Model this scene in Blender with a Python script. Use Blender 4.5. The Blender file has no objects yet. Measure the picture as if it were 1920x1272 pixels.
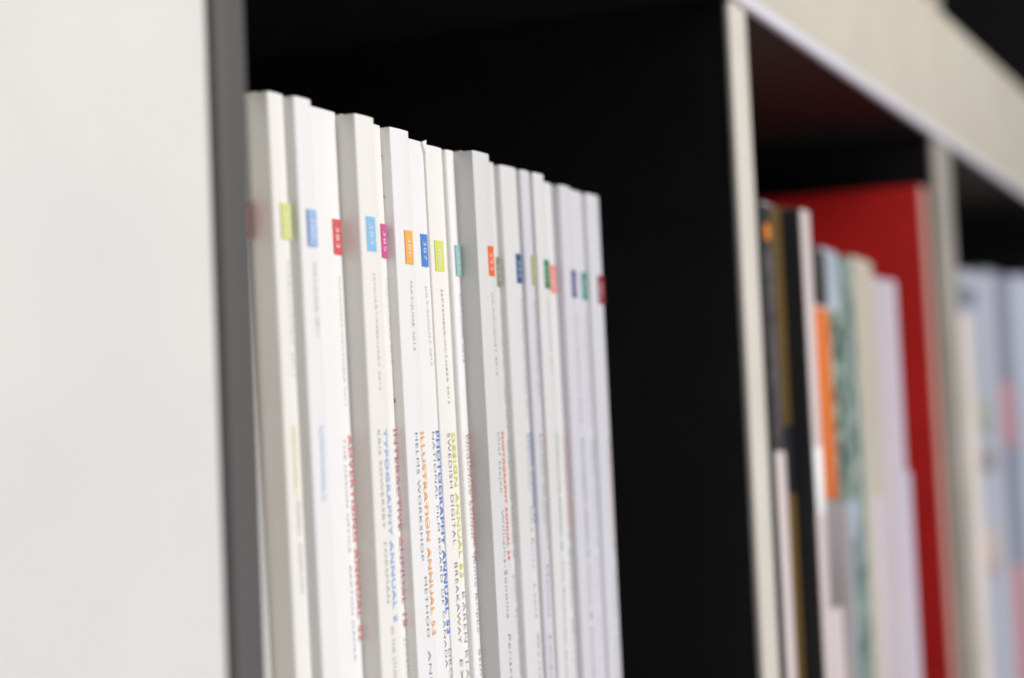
import bpy, bmesh, math, random
from mathutils import Vector, Matrix
random.seed(7)
S = bpy.context.scene
COL = S.collection

# ------------------------------------------------------------------ camera
EYE = 0.73                                   # camera height above the floor
FPX, CX, CY = 4068.0, 960.0, 636.0           # focal length in photo pixels, photo centre
YAW, PITCH, ROLL = 0.39176715, 0.07503182, 0.04355017
fw = Vector((math.cos(YAW)*math.cos(PITCH), math.sin(YAW)*math.cos(PITCH), math.sin(PITCH)))
r0 = Vector((math.sin(YAW), -math.cos(YAW), 0)); d0 = fw.cross(r0)
rt = math.cos(ROLL)*r0 + math.sin(ROLL)*d0
dn = -math.sin(ROLL)*r0 + math.cos(ROLL)*d0
cd = bpy.data.cameras.new('camera'); cam = bpy.data.objects.new('camera', cd); COL.objects.link(cam)
M = Matrix((rt, -dn, -fw)).transposed().to_4x4(); M.translation = Vector((0, 0, EYE)); cam.matrix_world = M
cd.sensor_width = 23.6; cd.lens = FPX/1920*23.6
cd.clip_start = 0.02; cd.clip_end = 50
cd.dof.use_dof = True; cd.dof.focus_distance = 0.584; cd.dof.aperture_fstop = 4.4; cd.dof.aperture_blades = 9
S.camera = cam

# ------------------------------------------------------------------ light (indoors: lamps only)
w = bpy.data.worlds.new('World'); S.world = w; w.use_nodes = True
bg = w.node_tree.nodes['Background']; bg.inputs[0].default_value = (0.80, 0.84, 1.0, 1); bg.inputs[1].default_value = 0.14
def area(name, loc, target, size, power, col):
    l = bpy.data.lights.new(name, 'AREA'); l.shape = 'RECTANGLE'; l.size, l.size_y = size
    l.energy = power; l.color = col
    o = bpy.data.objects.new(name, l); COL.objects.link(o); o.location = loc
    o.rotation_euler = (Vector(target)-Vector(loc)).to_track_quat('-Z', 'Y').to_euler()
    return o
area('key_light', (0.76, -1.25, EYE+1.00), (0.70, 0.22, EYE), (1.4, 1.3), 30.0, (1.0, 0.975, 0.92))  # broad warm key light from front and above, source unseen
area('low_room_light', (0.65, -1.20, EYE-0.62), (0.75, 0.22, EYE), (1.0, 0.5), 14.0, (0.82, 0.84, 1.0))
S.view_settings.view_transform = 'Standard'; S.view_settings.look = 'None'
S.view_settings.exposure = 0.0; S.view_settings.gamma = 1.0; S.view_settings.use_curve_mapping = False
S.cycles.use_denoising = True

# ------------------------------------------------------------------ helpers
def ray(x, y): return rt*((x-CX)/FPX) + dn*((y-CY)/FPX) + fw
def onY(x, y, Y):
    d = ray(x, y); p = d*(Y/d.y); p.z += EYE; return p
def onX(x, y, X):
    d = ray(x, y); p = d*(X/d.x); p.z += EYE; return p
def lin(c): return tuple((v/255/12.92 if v/255 <= .04045 else ((v/255+.055)/1.055)**2.4) for v in c)

def mat(name, rgb, rough=.5, spec=.5, noise=0.0, nscale=40.0, stretch=(1, 1, 1), bump=0.0, bscale=600.0, ramp=(.32, .68), rgb2=None, metal=0.0, coat=0.0):
    m = bpy.data.materials.new(name); m.use_nodes = True; nt = m.node_tree; N = nt.nodes; L = nt.links
    b = N['Principled BSDF']; c = (*lin(rgb), 1)
    b.inputs['Base Color'].default_value = c; b.inputs['Roughness'].default_value = rough
    b.inputs['Specular IOR Level'].default_value = spec; b.inputs['Metallic'].default_value = metal
    b.inputs['Coat Weight'].default_value = coat
    if noise or bump or rgb2:
        tc = N.new('ShaderNodeTexCoord'); mp = N.new('ShaderNodeMapping'); mp.inputs['Scale'].default_value = stretch
        L.new(tc.outputs['Object'], mp.inputs['Vector'])
    if noise or rgb2:
        nz = N.new('ShaderNodeTexNoise'); nz.inputs['Scale'].default_value = nscale; nz.inputs['Detail'].default_value = 5
        L.new(mp.outputs[0], nz.inputs['Vector'])
        rp = N.new('ShaderNodeValToRGB'); rp.color_ramp.elements[0].position = ramp[0]; rp.color_ramp.elements[1].position = ramp[1]
        c2 = (*lin(rgb2), 1) if rgb2 else tuple(v*(1-noise) for v in c[:3])+(1,)
        rp.color_ramp.elements[0].color = c2; rp.color_ramp.elements[1].color = c
        L.new(nz.outputs[0], rp.inputs[0]); L.new(rp.outputs[0], b.inputs['Base Color'])
    if bump:
        n2 = N.new('ShaderNodeTexNoise'); n2.inputs['Scale'].default_value = bscale; n2.inputs['Detail'].default_value = 3
        L.new(mp.outputs[0], n2.inputs['Vector'])
        bp = N.new('ShaderNodeBump'); bp.inputs['Strength'].default_value = bump; bp.inputs['Distance'].default_value = .0004
        L.new(n2.outputs[0], bp.inputs['Height']); L.new(bp.outputs[0], b.inputs['Normal'])
    return m

def link(name, me, m, parent=None):
    o = bpy.data.objects.new(name, me); COL.objects.link(o)
    if m: me.materials.append(m)
    if parent: o.parent = parent
    return o
def empty(name, loc, label, cat, group=None, roty=0.0):
    o = bpy.data.objects.new(name, None); COL.objects.link(o); o.location = loc; o.rotation_euler = (0, roty, 0)
    o.empty_display_size = .02
    o['label'] = label; o['category'] = cat
    if group: o['group'] = group
    return o
def box(name, lo, hi, m, parent=None, bev=0.0, seg=2):
    bm = bmesh.new()
    vs = [bm.verts.new((x, y, z)) for x in (lo[0], hi[0]) for y in (lo[1], hi[1]) for z in (lo[2], hi[2])]
    for f in ((0,1,3,2),(4,6,7,5),(0,4,5,1),(2,3,7,6),(0,2,6,4),(1,5,7,3)): bm.faces.new([vs[i] for i in f])
    bmesh.ops.recalc_face_normals(bm, faces=bm.faces)
    if bev: bmesh.ops.bevel(bm, geom=list(bm.edges), offset=bev, segments=seg, profile=.5, affect='EDGES')
    me = bpy.data.meshes.new(name); bm.to_mesh(me); bm.free()
    if bev:
        for p in me.polygons: p.use_smooth = True
        try: me.set_sharp_from_angle(angle=math.radians(50))
        except Exception: pass
    return link(name, me, m, parent)
def prism(name, prof, z0, z1, m, parent=None, nz=1, warp=None):
    """closed XY outline extruded in Z; warp(x,y,z)->(x,y,z)"""
    n = len(prof); v = []; f = []
    for k in range(nz+1):
        z = z0+(z1-z0)*k/nz
        for (x, y) in prof: v.append(warp(x, y, z) if warp else (x, y, z))
    for k in range(nz):
        for i in range(n):
            j = (i+1) % n; f.append((k*n+i, k*n+j, (k+1)*n+j, (k+1)*n+i))
    f.append(tuple(range(n))[::-1]); f.append(tuple(nz*n+i for i in range(n)))
    me = bpy.data.meshes.new(name); me.from_pydata(v, [], f); me.update()
    bm = bmesh.new(); bm.from_mesh(me); bmesh.ops.recalc_face_normals(bm, faces=bm.faces); bm.to_mesh(me); bm.free()
    for p in me.polygons: p.use_smooth = len(p.vertices) == 4
    try: me.set_sharp_from_angle(angle=math.radians(40))
    except Exception: pass
    return link(name, me, m, parent)

_fc = {}
def text_mesh(s, bold):
    if (s, bold) in _fc: return _fc[(s, bold)]
    cu = bpy.data.curves.new('print', 'FONT'); cu.body = s; cu.size = 1.0; cu.resolution_u = 3
    cu.offset = .016 if bold else -.014
    cu.space_character = 1.08
    o = bpy.data.objects.new('print', cu); COL.objects.link(o)
    dg = bpy.context.evaluated_depsgraph_get(); dg.update()
    me = bpy.data.meshes.new_from_object(o.evaluated_get(dg))
    bpy.data.objects.remove(o); bpy.data.curves.remove(cu)
    xs = [v.co.x for v in me.vertices]
    r = ([tuple(v.co) for v in me.vertices], [tuple(p.vertices) for p in me.polygons], min(xs), max(xs))
    bpy.data.meshes.remove(me); _fc[(s, bold)] = r
    return r
def spine_text(name, s, x0, x1, z0, z1, cap, y, m, parent, bold=False):
    """text reading down the spine from z0 to z1, letter tops towards +X, baseline centred so caps straddle x0..x1"""
    V, F, a, b = text_mesh(s, bold)
    L = z0-z1; out = []
    for (tx, ty, _) in V:
        t = (tx-a)/(b-a); out.append((x0+(x1-x0)*t + (ty/.70-.5)*cap, y, z0-L*t))
    me = bpy.data.meshes.new(name); me.from_pydata(out, [], F); me.update()
    return link(name, me, m, parent)

# ------------------------------------------------------------------ materials
M_PANEL = mat('panel_white_lacquer', (233, 234, 226), .42, .4, nscale=13, rgb2=(225, 225, 219), bump=.05, bscale=300)
M_GREY = mat('grey_edge_aluminium', (98, 96, 94), .45, .4, noise=.12, nscale=30, stretch=(1, 1, .1))
M_BLACK = mat('black_laminate', (27, 27, 26), .50, .25, noise=.25, nscale=60, bump=.1, bscale=900)
M_CREAM = mat('cream_edge_band', (221, 216, 204), .5, .35, nscale=18, rgb2=(214, 208, 195), bump=.08, bscale=500)
M_FASCIA = mat('fascia_cream', (213, 208, 191), .5, .35, nscale=18, rgb2=(206, 200, 183), bump=.08, bscale=500)
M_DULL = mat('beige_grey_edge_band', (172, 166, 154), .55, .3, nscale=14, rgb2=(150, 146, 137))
M_HIGHLIGHT = mat('bluish_highlight_strip', (232, 230, 238), .35, .5, noise=.04, nscale=30)  # highlight on the boards' lower edge, put into the colour
M_FLOOR = mat('floor_wood', (150, 128, 104), .5, .4, noise=.3, nscale=9, stretch=(1, 8, 1))
M_PAGES = mat('page_edges', (226, 222, 212), .8, .2, noise=.12, nscale=900, stretch=(6, .2, .05))
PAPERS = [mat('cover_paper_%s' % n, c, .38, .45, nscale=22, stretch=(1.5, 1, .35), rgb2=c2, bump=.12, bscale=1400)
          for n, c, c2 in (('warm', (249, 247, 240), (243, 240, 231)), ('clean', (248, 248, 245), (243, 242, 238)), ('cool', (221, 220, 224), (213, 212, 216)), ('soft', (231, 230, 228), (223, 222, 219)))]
M_INK = mat('grey_ink', (126, 124, 126), .6, .3); M_INKL = mat('light_grey_ink', (158, 156, 152), .6, .3)
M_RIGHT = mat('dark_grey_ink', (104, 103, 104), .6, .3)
M_WHITE = mat('white_ink', (250, 250, 246), .6, .3)
M_STAIN = mat('brown_stain', (92, 80, 62), .8, .2)
_ink = {}
def ink(c):
    if c not in _ink: _ink[c] = mat('ink_%02x%02x%02x' % c, c, .5, .35)
    return _ink[c]

# ------------------------------------------------------------------ floor and bookcase
FY = 0.22                                    # plane of the bookcase front
fl = box('floor', (-1.5, -1.9, -.03), (3.0, 1.2, 0), M_FLOOR); fl['kind'] = 'structure'
zs = EYE-0.173                               # what the magazines stand on
zf, zt = EYE+0.1800, EYE+0.2525              # underside and top of the board above them
TH = zt-zf; OP = zf-zs
rows = [zs-TH-OP-TH, zs-TH, zf, zt+OP]       # undersides of the four boards
ROOM = .40
X_L0, X_L1 = 0.3812, 0.3938; D1a, D1b = 0.7547, 0.7752; D2a, D2b = 1.117, 1.160; X_R = 1.60
bc = empty('bookcase', (0.9, FY, 0), 'black cube bookcase with cream front edges and a broad white end panel', 'bookcase')
def loc(lo, hi): return (lo[0]-.9, lo[1]-FY, lo[2]), (hi[0]-.9, hi[1]-FY, hi[2])
def cbox(name, lo, hi, m, parent=bc, bev=0.0, seg=2):
    return box(name, *loc(lo, hi), m, parent, bev, seg)
top = rows[3]+TH
p = cbox('end_panel', (.02, FY+.0012, 0), (X_L0, FY+ROOM, top+.004), M_PANEL, bev=.0025, seg=3); p['label'] = 'broad smooth white end panel'
u = cbox('upright', (X_L0+.0002, FY+.003, .002), (X_L1, FY+ROOM, top), M_BLACK)
e = cbox('edge_band', (X_L0+.0002, FY, .002), (X_L1, FY+.0029, top), M_GREY, u, bev=.0006); e['label'] = 'dark grey front edge of the upright'
u = cbox('upright', (X_R, FY+.003, 0), (X_R+.03, FY+ROOM, top), M_BLACK)
cbox('edge_band', (X_R, FY, 0), (X_R+.03, FY+.0029, top), M_CREAM, u, bev=.0008)
b = cbox('back_panel', (X_L1, FY+ROOM-.014, .01), (X_R, FY+ROOM, top-.002), M_BLACK)
BACK = FY+ROOM-.0142
for k, z in enumerate(rows):
    s_ = cbox('shelf_board', (X_L1+.0002, FY+.0016, z), (X_R-.0002, BACK, z+TH), M_BLACK)
    cbox('fascia', (X_L1+.0002, FY-.0012, z+.0054), (X_R-.0002, FY+.0015, z+TH), M_FASCIA, s_, bev=.0012)
    t_ = cbox('highlight_strip', (X_L1+.0002, FY-.0020, z-.0001), (X_R-.0002, FY+.0015, z+.0052), M_HIGHLIGHT, s_, bev=.0010, seg=3)  # added strip, its bluish white imitates light caught along the fascia's bottom
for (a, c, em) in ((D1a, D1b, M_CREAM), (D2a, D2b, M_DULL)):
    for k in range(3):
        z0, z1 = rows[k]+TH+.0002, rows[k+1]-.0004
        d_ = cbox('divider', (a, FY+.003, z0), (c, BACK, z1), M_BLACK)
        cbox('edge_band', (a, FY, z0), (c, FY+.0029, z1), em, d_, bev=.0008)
cbox('plinth', (X_L1+.0002, FY+.03, .0005), (X_R-.0002, FY+.05, rows[0]-.0005), M_BLACK)

# ------------------------------------------------------------------ magazine builder
def spine_profile(wd, dp, rl, rr, bow):
    """outline of a perfect-bound booklet: spine at y=0 facing -Y, x from 0 to wd, back at y=dp"""
    P = [(0, dp)]
    rl = min(rl, wd*.45); rr = min(rr, wd*.45)
    for k in range(5):
        a = math.pi + (math.pi/2)*k/4; P.append((rl+rl*math.cos(a), rl+rl*math.sin(a)))
    for k in range(1, 4):
        t = k/4; P.append((rl+(wd-rl-rr)*t, -bow*math.sin(math.pi*t)))
    for k in range(5):
        a = -math.pi/2 + (math.pi/2)*k/4; P.append((wd-rr+rr*math.cos(a), rr+rr*math.sin(a)))
    P.append((wd, dp))
    return P
def booklet(root, wd, dp, h, cover, rl=.001, rr=.001, bow=.0002, pages=M_PAGES, ragged=0.0):
    ph = random.random()*6; am = random.uniform(.0001, .0004)
    def wv(x, y, z): return (x + am*math.sin(z*17+ph)*min(1, .4+y*4) , y + am*.6*math.sin(z*11+ph*2), z)
    c = prism('cover', spine_profile(wd, dp, rl, rr, bow), 0, h, cover, root, nz=14, warp=wv)
    box('page_block', (.0006, .004, h-.0002), (wd-.0006, dp-.001, h+.0004), pages, root)
    return c

REF = 620.0
H = 0.2727
# (spine-left px, spine-right px at the reference row, spine depth Y, lean, rounded corners mm)
MAG = [ # n, e_px, Y, paper, rl, rr
 (0, 481, .2512, 0, 1.0, 1.4), (1, 557, .2450, 0, 1.2, 3.2), (2, 608, .2425, 1, 1.2, 1.8), (3, 651, .2465, 1, 1.0, 1.6), (4, 720, .2415, 0, .9, .6),
 (5, 735, .2450, 0, .6, 2.4), (6, 787, .2425, 1, .6, 1.0), (7, 813, .2472, 1, .8, .8), (8, 847, .2468, 0, .5, .7), (9, 871, .2455, 1, 1.2, 2.2),
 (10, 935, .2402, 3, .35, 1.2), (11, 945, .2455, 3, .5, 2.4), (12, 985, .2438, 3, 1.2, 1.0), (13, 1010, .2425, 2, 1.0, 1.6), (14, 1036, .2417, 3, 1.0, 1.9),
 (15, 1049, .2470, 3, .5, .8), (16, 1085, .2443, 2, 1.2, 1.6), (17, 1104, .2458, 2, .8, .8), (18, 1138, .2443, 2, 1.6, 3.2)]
# tag: colour, number, x0,x1 at mid height, y0, y1 ; lines: (text, x0,y0,x1,y1, colour, cap mm, bold)
G, GL = M_INK, M_INKL
def cI(c): return ink(tuple(int(v*.86+250*.14) for v in c))
PRINT = {
 0: dict(tag=((188, 60, 52), '378', 453, 470, 378, 446), lines=[]),
 1: dict(tag=((214, 221, 120), '379', 525, 545, 382, 449), lines=[('MARCH/APRIL 2011', 538, 492, 549, 705, GL, 1.6, 0), ('INTERACTIVE ANNUAL 17', 549, 800, 556, 932, cI((226, 230, 150)), 2.6, 1), ('EPHEMERA   MODERN DOG', 557, 940, 566, 1112, GL, 2.2, 0)]),
 2: dict(tag=((150, 182, 232), '380', 576, 592, 394, 462), lines=[('MAY/JUNE 2011', 588, 494, 595, 630, G, 1.7, 0), ('ILLUSTRATION ANNUAL 52', 602, 798, 607, 938, cI((196, 206, 240)), 2.6, 1)]),
 3: dict(tag=((216, 62, 62), '383', 622, 638, 412, 478), lines=[('NOVEMBER/DECEMBER 2011', 634, 520, 646, 760, GL, 1.4, 0), ('ADVERTISING ANNUAL 52', 654, 815, 677, 1202, cI((218, 106, 100)), 2.5, 1), ('THE DESIGN OFFICE   BARTON DAMER', 643, 822, 664, 1240, GL, 1.8, 0)]),
 4: dict(tag=((126, 190, 236), '384', 685, 702, 407, 472), lines=[('JANUARY/FEBRUARY 2012', 699, 512, 711, 732, GL, 1.5, 0), ('TYPOGRAPHY ANNUAL 2', 720, 804, 741, 1166, cI((150, 190, 240)), 2.5, 1), ('KRIS SOWERSBY   FORSMAN', 708, 806, 727, 1130, GL, 1.9, 0), ('IN THE STUDIO', 734, 1175, 741, 1290, GL, 2.4, 0)]),
 5: dict(tag=((202, 62, 128), '385', 713, 724, 421, 484), lines=[('MARCH/APRIL 2012', 724, 522, 733, 682, GL, 1.3, 0), ('INTERACTIVE ANNUAL 18', 741, 805, 763, 1174, cI((176, 76, 110)), 2.2, 1), ('JESSICA', 762, 1195, 768, 1290, GL, 2.2, 0)]),
 6: dict(tag=((250, 172, 60), '386', 758, 772, 433, 495), lines=[('MAY/JUNE 2012', 769, 528, 776, 658, G, 1.5, 0), ('ILLUSTRATION ANNUAL 53', 790, 810, 814, 1190, cI((246, 172, 84)), 2.5, 1), ('HELMS WORKSHOP', 779, 812, 791, 1052, G, 2.1, 0), ('METHOD', 796, 1082, 802, 1195, G, 2.1, 0), ('AND', 803, 1220, 808, 1290, G, 2.2, 0)]),
 7: dict(tag=((52, 118, 206), '387', 788, 800, 440, 500), lines=[('JULY/AUGUST 2012', 797, 536, 808, 686, G, 1.4, 0), ('PHOTOGRAPHY ANNUAL 53', 818, 808, 841, 1188, cI((58, 112, 206)), 2.5, 1), ('NATIONAL FILM BOARD OF CANADA', 810, 810, 836, 1252, G, 2.0, 0), ('DROGA', 842, 1216, 846, 1310, G, 2.2, 0)]),
 8: dict(tag=((216, 222, 84), '388', 814, 830, 452, 509), lines=[('SEPTEMBER/OCTOBER 2012', 826, 543, 840, 758, G, 1.7, 0), ('DESIGN ANNUAL 53', 848, 812, 865, 1083, cI((214, 222, 76)), 2.9, 1), ('SWEDISH DIGITAL', 839, 812, 851, 1022, G, 2.6, 0), ('BREAKAWAY', 853, 1055, 861, 1206, G, 2.6, 0), ('EX LIBRIS', 863, 1237, 872, 1400, G, 2.6, 0), ('KAREN KLASSEN', 867, 1110, 880, 1340, G, 2.6, 0)]),
 9: dict(tag=((134, 190, 186), '392', 853, 862, 461, 518), lines=[('MAY/JUNE 2013', 862, 552, 868, 679, G, 1.5, 0), ('ILLUSTRATION ANNUAL 54', 880, 815, 893, 1051, cI((206, 92, 62)), 2.0, 1), ('Underline Studio', 873, 817, 884, 1010, G, 1.8, 0), ('Jamie Kripke', 887, 1040, 895, 1186, G, 2.0, 0), ('Stink', 897, 1217, 901, 1285, G, 2.0, 0)]),
 10: dict(tag=((240, 104, 40), '393', 913, 924, 462, 518), lines=[('JULY/AUGUST 2013', 921, 549, 930, 703, G, 1.7, 0), ('PHOTOGRAPHY ANNUAL 54', 940, 810, 953, 1050, cI((236, 112, 62)), 2.4, 1), ('Olaf Hajek', 932, 810, 938, 926, G, 2.4, 0), ('Williams-Sonoma', 940, 956, 951, 1160, G, 2.6, 0), ('Periscope', 953, 1190, 960, 1312, G, 2.6, 0)]),
 11: dict(tag=((132, 132, 100), '394', 930, 938, 483, 538), lines=[('SEPTEMBER/OCTOBER 2013', 937, 572, 948, 802, G, 1.2, 0), ('ADVERTISING ANNUAL 54', 954, 824, 966, 1046, cI((134, 146, 120)), 1.8, 1), ('Robin Ayres', 962, 1078, 969, 1190, G, 1.6, 0), ('Conrad', 970, 1200, 974, 1262, G, 1.6, 0)]),
 12: dict(tag=((40, 84, 134), '395', 967, 976, 477, 531), lines=[('NOVEMBER/DECEMBER 2013', 976, 560, 987, 780, G, 1.6, 0), ('DESIGN ANNUAL 54', 993, 812, 1002, 979, cI((78, 118, 178)), 2.0, 1), ('Sagmeister', 987, 814, 992, 925, G, 1.7, 0), ('Gary Kurtz', 994, 950, 1000, 1066, G, 2.0, 0), ('Lapiz', 1001, 1096, 1005, 1160, G, 2.0, 0), ('Wesley', 1007, 1185, 1013, 1290, G, 2.0, 0)]),
 13: dict(tag=((168, 174, 110), '396', 996, 1003, 480, 534), lines=[('JANUARY/FEBRUARY 2014', 1001, 562, 1009, 742, GL, 1.5, 0), ('TYPOGRAPHY ANNUAL 4', 1018, 810, 1028, 1030, cI((172, 172, 134)), 2.0, 1), ('Jessica Walsh', 1012, 812, 1020, 980, GL, 1.4, 0), ('Manual   Landor', 1025, 1060, 1034, 1290, G, 1.8, 0)]),
 14: dict(tag=((32, 132, 84), '397', 1019, 1028, 488, 541), lines=[('MARCH/APRIL 2014', 1026, 562, 1034, 700, GL, 1.2, 0), ('INTERACTIVE ANNUAL 20', 1043, 812, 1053, 1032, cI((112, 160, 132)), 1.7, 1), ('The Barbarian Group', 1054, 1050, 1062, 1290, G, 1.6, 0)]),
 15: dict(tag=((238, 138, 130), '398', 1030, 1040, 498, 549), lines=[('ILLUSTRATION ANNUAL 55', 1058, 820, 1066, 1010, cI((232, 180, 172)), 2.6, 1), ('Studio Output', 1066, 1030, 1076, 1290, G, 1.8, 0)]),
 16: dict(tag=((72, 76, 142), '399', 1072, 1081, 508, 558), lines=[('JULY/AUGUST 2014', 1080, 590, 1089, 792, GL, 1.8, 0), ('PHOTOGRAPHY ANNUAL 55', 1093, 822, 1103, 1045, cI((140, 144, 158)), 2.6, 1), ('Hvass & Hannibal', 1103, 1060, 1114, 1290, GL, 2.2, 0)]),
 17: dict(tag=((40, 136, 122), '400', 1089, 1098, 512, 562), lines=[('SEPTEMBER/OCTOBER 2014', 1095, 590, 1105, 800, GL, 1.6, 0), ('DESIGN ANNUAL 55', 1108, 824, 1116, 1026, cI((126, 172, 168)), 2.2, 1), ('Mucho   Anna Bond', 1117, 1045, 1127, 1290, GL, 2.0, 0)]),
 18: dict(tag=((134, 32, 44), '401', 1119, 1131, 518, 570), lines=[('ADVERTISING ANNUAL 55', 1139, 820, 1149, 1030, cI((186, 150, 150)), 2.2, 1), ('Wieden + Kennedy', 1150, 1070, 1160, 1290, GL, 2.2, 0)]),
}
TAGN = {0: 'brick red', 1: 'pale lime', 2: 'pale periwinkle', 3: 'scarlet', 4: 'sky blue', 5: 'magenta', 6: 'amber', 7: 'cobalt blue', 8: 'yellow-green', 9: 'pale teal', 10: 'bright orange',
        11: 'khaki grey', 12: 'navy', 13: 'light olive', 14: 'emerald green', 15: 'salmon pink', 16: 'indigo', 17: 'dark teal', 18: 'dark maroon'}
NOTE = {0: 'squeezed beside the grey upright', 4: 'standing proud of the red-tagged one', 10: 'jutting out with its wide side cover showing', 18: 'last of the row beside the dark gap'}
def make_mag(n, xl, xr, Y, paper, rl, rr, lean, pr, label, ref=REF):
    p0 = onY(500, ref, Y)                       # height of the reference row (nearly constant)
    zref = onY(900, ref, Y).z if pr is None else onY(pr['refx'], ref, Y).z
    hx = (zref-zs)*math.sin(lean)
    root = empty('magazine', (xl+hx, Y, zs), label, 'magazine', 'white magazines in the first compartment', roty=-lean)
    root.rotation_euler[1] = -lean
    wd = xr-xl-.00025
    rl *= .8; rr *= (.5 if n < 11 else .75)
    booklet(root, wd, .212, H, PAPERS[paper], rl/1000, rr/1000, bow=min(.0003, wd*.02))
    inv = (Matrix.Translation(root.location) @ Matrix.Rotation(-lean, 4, 'Y')).inverted()
    def L(x, y): return inv @ onY(x, y, Y)
    if pr:
        c, num, x0, x1, y0, y1 = pr['tag']
        ym = (y0+y1)/2; k_ = .84 if x0 < 890 else .97
        a = L((x0+x1)/2, y0); b_ = L((x0+x1)/2, y1); l = L(x0, ym).x; r = L(x1, ym).x
        l = max(l, .0004); r = min(r, wd-.0003, wd-rr/2000)
        tg = box('issue_tag', (l, -.00042, b_.z), (r, -.00005, a.z), ink(tuple(int(v*k_+250*(1-k_)) for v in c)), root)
        hh = a.z-b_.z
        spine_text('issue_number', num, (l+r)/2, (l+r)/2, a.z-hh*.22, b_.z+hh*.2, min((r-l)*.42, .0022), -.00050, M_WHITE, tg, False)
        for (s, ax, ay, bx, by, m, cap, bold) in pr['lines']:
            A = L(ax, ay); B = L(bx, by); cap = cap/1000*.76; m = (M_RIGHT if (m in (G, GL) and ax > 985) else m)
            lim = lambda v: max(cap*.5+.0003, min(v, wd-cap*.5-max(.0002, rr/2000)))
            spine_text('headline' if bold else ('issue_date' if s[-4:-2] == '20' else 'feature_text'), s, lim(A.x), lim(B.x), A.z, B.z, cap, -.00040, m, root, bool(bold))
    return root
# a few more of the same run stand between the upright and the first one in view
xr = onY(MAG[0][1], REF, MAG[0][2]).x
LE = lambda t: .030 if t < .67 else .030-(t-.67)/.33*.024
edges = [X_L1+.0086, X_L1+.0175, X_L1+.0260, X_L1+.0352, xr-.0105]
roots = {}
for k in range(4):
    make_mag(-1, edges[k]+.0002, edges[k+1], .250+.001*k, 0, 1, 1, LE(0), None, 'plain white magazine tucked behind the grey upright beside the brick-red-tagged one')
left = edges[4]
for i, (n, e, Y, pp, rl, rr) in enumerate(MAG):
    right = onY(e, REF, Y).x
    lab = 'white magazine with %s tag numbered %s%s' % (TAGN[n], PRINT[n]['tag'][1], (', '+NOTE[n]) if n in NOTE else '')
    if n in (0, 1, 2, 3, 11, 13, 14, 15, 16, 17, 18): lab = 'white magazine with %s spine tag%s' % (TAGN[n], (', '+NOTE[n]) if n in NOTE else '')
    PRINT[n]['refx'] = e-12
    roots[n] = make_mag(n, left, right, Y, pp, rl, rr, LE(i/18), PRINT[n], lab)
    left = right
# specks on the edge of the magenta-tagged one
r5 = roots[5]; bpy.context.view_layer.update()
wd5 = max(v[0] for v in r5.children[0].bound_box)
for (x, y, sz) in ((718, 294, .5), (722, 370, .6), (727, 441, 1.3), (744, 752, .7)):
    Pw = (Matrix.Translation(r5.location) @ Matrix.Rotation(r5.rotation_euler[1], 4, 'Y')).inverted() @ onY(x, y, .2455)
    bm = bmesh.new(); bmesh.ops.create_icosphere(bm, subdivisions=1, radius=1)
    for v in bm.verts: v.co = Vector((wd5-.00035+v.co.x*.00035*sz**.5, .00035+v.co.y*.00035*sz**.5, Pw.z+v.co.z*.0008*sz))
    me = bpy.data.meshes.new('speck'); bm.to_mesh(me); bm.free(); link('speck', me, M_STAIN, r5)
# small torn corner at the head of the cobalt-tagged one
r7 = roots[7]; w7 = max(v[0] for v in r7.children[0].bound_box)
bm = bmesh.new()
q = [(w7-.0022, -.0006, H-.0001), (w7-.0002, -.0010, H+.0006), (w7-.0004, -.0008, H-.0032), (w7-.0022, .0002, H-.0002), (w7-.0002, -.0002, H+.0005), (w7-.0004, 0, H-.0033)]
V = [bm.verts.new(c) for c in q]
for f in ((0, 1, 2), (5, 4, 3), (0, 3, 4, 1), (1, 4, 5, 2), (2, 5, 3, 0)): bm.faces.new([V[i] for i in f])
me = bpy.data.meshes.new('torn_flap'); bm.to_mesh(me); bm.free(); link('torn_flap', me, PAPERS[1], r7)

# ------------------------------------------------------------------ second compartment: mixed magazines and a red binder
def z_of(x, y, Y): return onY(x, y, Y).z
def mixed(xl, xr, Y, topx, topy, cover, label, rl=.8, rr=.8, bands=(), kind='magazine', group=None, lean=0.0, dp=.21, bottom=zs):
    h = z_of(topx, topy, Y)-bottom
    root = empty(kind, (xl, Y, bottom), label, kind.replace('_', ' '), group)
    wd = xr-xl-.0003
    booklet(root, wd, dp, h, cover, rl/1000, rr/1000, bow=.0002)
    for (nm, y0, y1, u0, u1, m) in bands:      # flat printed areas on the spine, as thin raised sheets
        za = z_of((topx+20), y0, Y)-bottom if y0 is not None else h-.0002
        zb = z_of((topx+35), y1, Y)-bottom if y1 is not None else .0005
        box(nm, (wd*u0+.0002, -.0006-.0001*len(root.children), zb), (wd*u1-.0002, .0002, za-.0001), m, root, bev=.0002, seg=1)
    return root, xr
K = mat('black_glossy_cover', (46, 48, 50), .35, .45, noise=.2, nscale=30)
LILAC = mat('lilac_white_cover', (212, 203, 212), .4, .4, nscale=20, stretch=(1, 1, .4), rgb2=(206, 198, 210))
LILAC2 = mat('pinkish_white_cover', (212, 200, 200), .4, .4, nscale=14, stretch=(1, 1, .4), rgb2=(198, 190, 200))
BEIGE = mat('beige_cover', (202, 194, 172), .45, .4, nscale=25, stretch=(1, 1, .3), rgb2=(190, 184, 168))
PINKW = mat('blush_white_cover', (226, 212, 208), .4, .4, nscale=20, rgb2=(216, 204, 202))
GREEN = mat('mottled_green_print', (152, 170, 156), .5, .35, nscale=110, stretch=(1, 1, 1), rgb2=(42, 64, 54), ramp=(.43, .57))
GREEN2 = mat('grey_green_print', (152, 166, 158), .5, .35, nscale=100, stretch=(1, 1, .7), rgb2=(86, 110, 104), ramp=(.40, .60))
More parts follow.
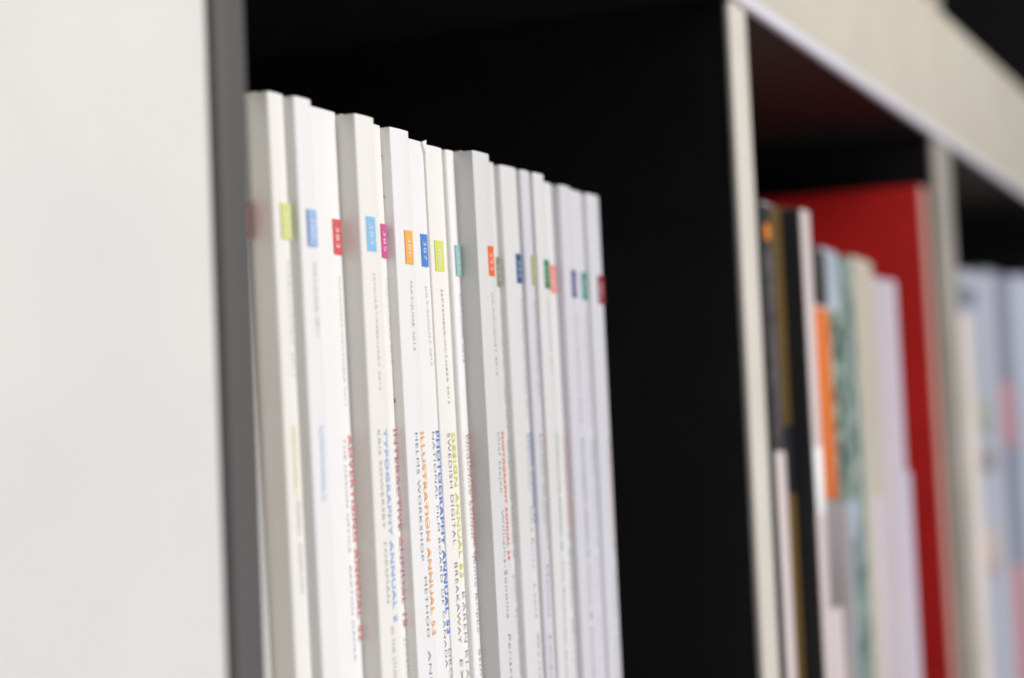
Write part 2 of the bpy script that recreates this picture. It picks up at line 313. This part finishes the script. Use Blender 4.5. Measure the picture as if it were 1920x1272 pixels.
SKYW = mat('pale_blue_print', (184, 194, 204), .45, .4, nscale=35, rgb2=(160, 172, 182))
GOLD = mat('dark_gold_print', (112, 88, 42), .4, .5, noise=.25, nscale=80, stretch=(1, 1, .2))
ORANGE = mat('orange_print', (236, 124, 48), .45, .4, noise=.08, nscale=30)
CHAR = mat('charcoal_print', (62, 62, 58), .5, .4, noise=.2, nscale=60)
GREYP = mat('grey_lettering_print', (112, 104, 104), .5, .35, nscale=420, stretch=(1, 1, .5), rgb2=(44, 44, 46))
GREYM = mat('mid_grey_print', (168, 162, 162), .5, .35, nscale=40, stretch=(1, 1, .3), rgb2=(140, 132, 130))
DOT = mat('orange_spot_print', (246, 152, 50), .5, .35, noise=.06)
grp = 'mixed magazines in the second compartment'
def chain_Y(px, X): return onX(px, REF, X).y
x = D1b+.0006
Y = chain_Y(1437, x); xr = onY(1456, REF, Y).x
r, x = mixed(x, xr, Y, 1440, 386, K, 'black magazine with orange spot and grey lettering beside the cream divider edge', .6, .6,
    [('head_band', None, 398, .0, 1, PINKW), ('lettering_strip', 470, 842, .12, .95, GREYP), ('foot_band', 846, None, .1, 1, PINKW)], group=grp)
zc = z_of(1437, 437, Y)-zs
bm = bmesh.new(); bmesh.ops.create_cone(bm, cap_ends=True, segments=20, radius1=.0034, radius2=.0034, depth=.0012)
for v in bm.verts: v.co = Vector(((xr-D1b)*.36+v.co.x*.85, -.0004+v.co.z, zc+v.co.y))
me = bpy.data.meshes.new('orange_spot'); bm.to_mesh(me); bm.free(); link('orange_spot', me, DOT, r)
Y += .002; xr = onY(1473, REF, Y).x
r, x = mixed(x, xr, Y, 1462, 390, K, 'thin magazine with dark gold spine between two black ones', .5, .5,
    [('gold_band', 400, 800, .05, .95, GOLD), ('gold_band', 925, None, .05, .95, GOLD)], group=grp)
Y = chain_Y(1510, x); xr = onY(1526, REF, Y).x
r, x = mixed(x, xr, Y, 1500, 391, K, 'black-covered magazine with white spine and bright label, standing proud', .15, .6,
    [('spine_paper', None, None, 0, 1, PINKW), ('bright_label', 838, 966, 0, 1, M_WHITE)], group=grp)
Y += .006; xr = onY(1552, REF, Y).x
r, x = mixed(x, xr, Y, 1526, 468, PINKW, 'white magazine with charcoal and orange blocks on its spine', .8, .8,
    [('charcoal_block', 474, 578, .30, 1, CHAR), ('orange_block', 580, 936, .22, 1, ORANGE), ('grey_block', 938, 1140, .30, 1, GREYM)], group=grp)
Y += .001; xr = onY(1577, REF, Y).x
r, x = mixed(x, xr, Y, 1562, 472, SKYW, 'magazine with pale blue head and mottled green spine', .8, .8,
    [('green_print', 590, 940, 0, 1, GREEN), ('grey_print', 942, None, .0, .7, GREYM)], group=grp)
Y += .001; xr = onY(1606, REF, Y).x
r, x = mixed(x, xr, Y, 1592, 490, GREEN2, 'grey-green magazine next to the mottled green one', .8, .8, [('pale_foot', 930, 1010, .0, .45, SKYW)], group=grp)
Y += .0005; xr = onY(1642, REF, Y).x
r, x = mixed(x, xr, Y, 1622, 489, BEIGE, 'beige magazine standing between grey-green and pinkish ones', 1, 1, [('blush_foot', 930, None, .35, 1, LILAC2)], group=grp)
Y += .001; xr = onY(1668, REF, Y).x
r, x = mixed(x, xr, Y, 1655, 524, LILAC2, 'pinkish white magazine shorter than the beige one', 1, 1, group=grp)
Y -= .0005; xr = onY(1685, REF, Y).x
r, x = mixed(x, xr, Y, 1682, 530, LILAC, 'lilac white magazine facing the red binder', 1, 1.4, group=grp)
Y -= .0005; xr = onY(1715, 1000, Y).x
r, x = mixed(x, xr, Y, 1690, 884, LILAC, 'small lilac white booklet, lowest of its row, beside the red binder', 1, 1.4, group=grp, dp=.15)
# red binder: boards, spine and paper inside
RED = mat('red_board', (202, 33, 30), .42, .4, nscale=16, rgb2=(182, 26, 25), bump=.1, bscale=500)
PINK = mat('pale_pink_spine', (206, 160, 146), .5, .35, nscale=20, rgb2=(196, 148, 136))
Yr = .2225; xl = onY(1746, REF, Yr).x; xr = min(onY(1765, REF, Yr).x, D2a-.0085)
hr = z_of(1738, 351, Yr)-zs
LB = .030; rb = empty('binder', (xl+(EYE+.07-zs)*LB, Yr, zs), 'tall red binder with pale pink spine against the thick divider', 'binder', roty=-LB)
wd = xr-xl
box('front_board', (0, .0012, 0), (.0028, .30, hr), RED, rb, bev=.0008)
box('back_board', (wd-.0028, .0012, 0), (wd, .30, hr), RED, rb, bev=.0008)
box('spine', (.0004, 0, .0005), (wd-.0004, .003, hr-.0005), PINK, rb, bev=.0012)
box('page_block', (.003, .0035, .003), (wd-.003, .29, hr-.004), M_PAGES, rb)

# ------------------------------------------------------------------ third compartment
g3 = 'magazines in the third compartment'
CREAMW = mat('cream_white_cover', (246, 238, 228), .4, .4, nscale=18, rgb2=(222, 210, 200))
BLUEW = mat('bluish_white_cover', (196, 200, 212), .4, .4, nscale=14, stretch=(1, 1, .5), rgb2=(178, 182, 194))
BLUEW2 = mat('pale_blue_white_cover', (206, 212, 226), .4, .4, nscale=14, stretch=(1, 1, .5), rgb2=(194, 200, 216))
SLATE = mat('slate_print', (132, 138, 152), .5, .35, noise=.1)
ROSE = mat('rose_print', (206, 136, 140), .5, .35, noise=.1)
MOSS = mat('moss_print', (176, 182, 168), .5, .35, noise=.1)
PEACH = mat('peach_print', (208, 190, 182), .5, .35, noise=.1)
x = D2b+.0006
Y = .2208; xr = onY(1822, REF, Y).x
r, x = mixed(x, xr, Y, 1805, 590, CREAMW, 'cream magazine standing against the thick divider', 1, 1, group=g3)
Y += .004; xr = onY(1852, REF, Y).x
r, x = mixed(x, xr, Y, 1835, 518, BLUEW, 'bluish white magazine with slate, moss and peach printed patches', 1.2, 1.2,
    [('slate_patch', 555, 592, 0, .5, SLATE), ('moss_patch', 750, 815, .1, .9, MOSS), ('slate_patch', 840, 885, .2, .9, GREYM), ('peach_patch', 990, 1075, .05, .9, PEACH)], group=g3)
xr = onY(1872, REF, Y).x
r, x = mixed(x, xr, Y, 1862, 516, BLUEW, 'plain bluish white magazine beside the patched one', 1.2, 1.2, group=g3)
Y += .004; xr = onY(1893, REF, Y).x
r, x = mixed(x, xr, Y, 1884, 518, SLATE, 'slate grey magazine with rose lower spine', 1.2, 1.2, [('rose_block', 720, 840, .1, .9, ROSE), ('rose_block', 1060, None, .1, .9, ROSE)], group=g3)
Y -= .004; xr = onY(1925, REF, Y).x
r, x = mixed(x, xr, Y, 1905, 520, BLUEW2, 'pale blue white magazine beside the slate grey one', 1.2, 1.2, group=g3)
xr = onY(1950, REF, Y).x
r, x = mixed(x, xr, Y, 1935, 524, BLUEW2, 'pale blue white magazine deeper along the third compartment', 1.2, 1.2, group=g3)

# ------------------------------------------------------------------ upper row, second compartment: two books end above the frame
RUST = mat('rust_cover', (140, 84, 70), .5, .4, noise=.15); BLUSH = mat('blush_cover', (232, 196, 182), .5, .4, noise=.06); OFFW = mat('off_white_cover', (226, 220, 208), .5, .4, noise=.05)
Yu = FY+.002; zu = rows[2]+TH
for (a, c, m, lab, hh) in ((1690, 1713, OFFW, 'off-white book on the board above, beside the rust one', .25), (1713, 1733, RUST, 'rust brown book standing on the board above the red binder', .25), (1735, 1746, BLUSH, 'pale blush book on the board above, against the divider', .24)):
    xa, xb = onY(a, 0, Yu).x, min(onY(c, 0, Yu).x, D2a-.001)
    ro = empty('book', (xa, Yu, zu+.0002), lab, 'book', 'books on the upper row')
    booklet(ro, xb-xa-.0004, .18, hh, m, .001, .001)
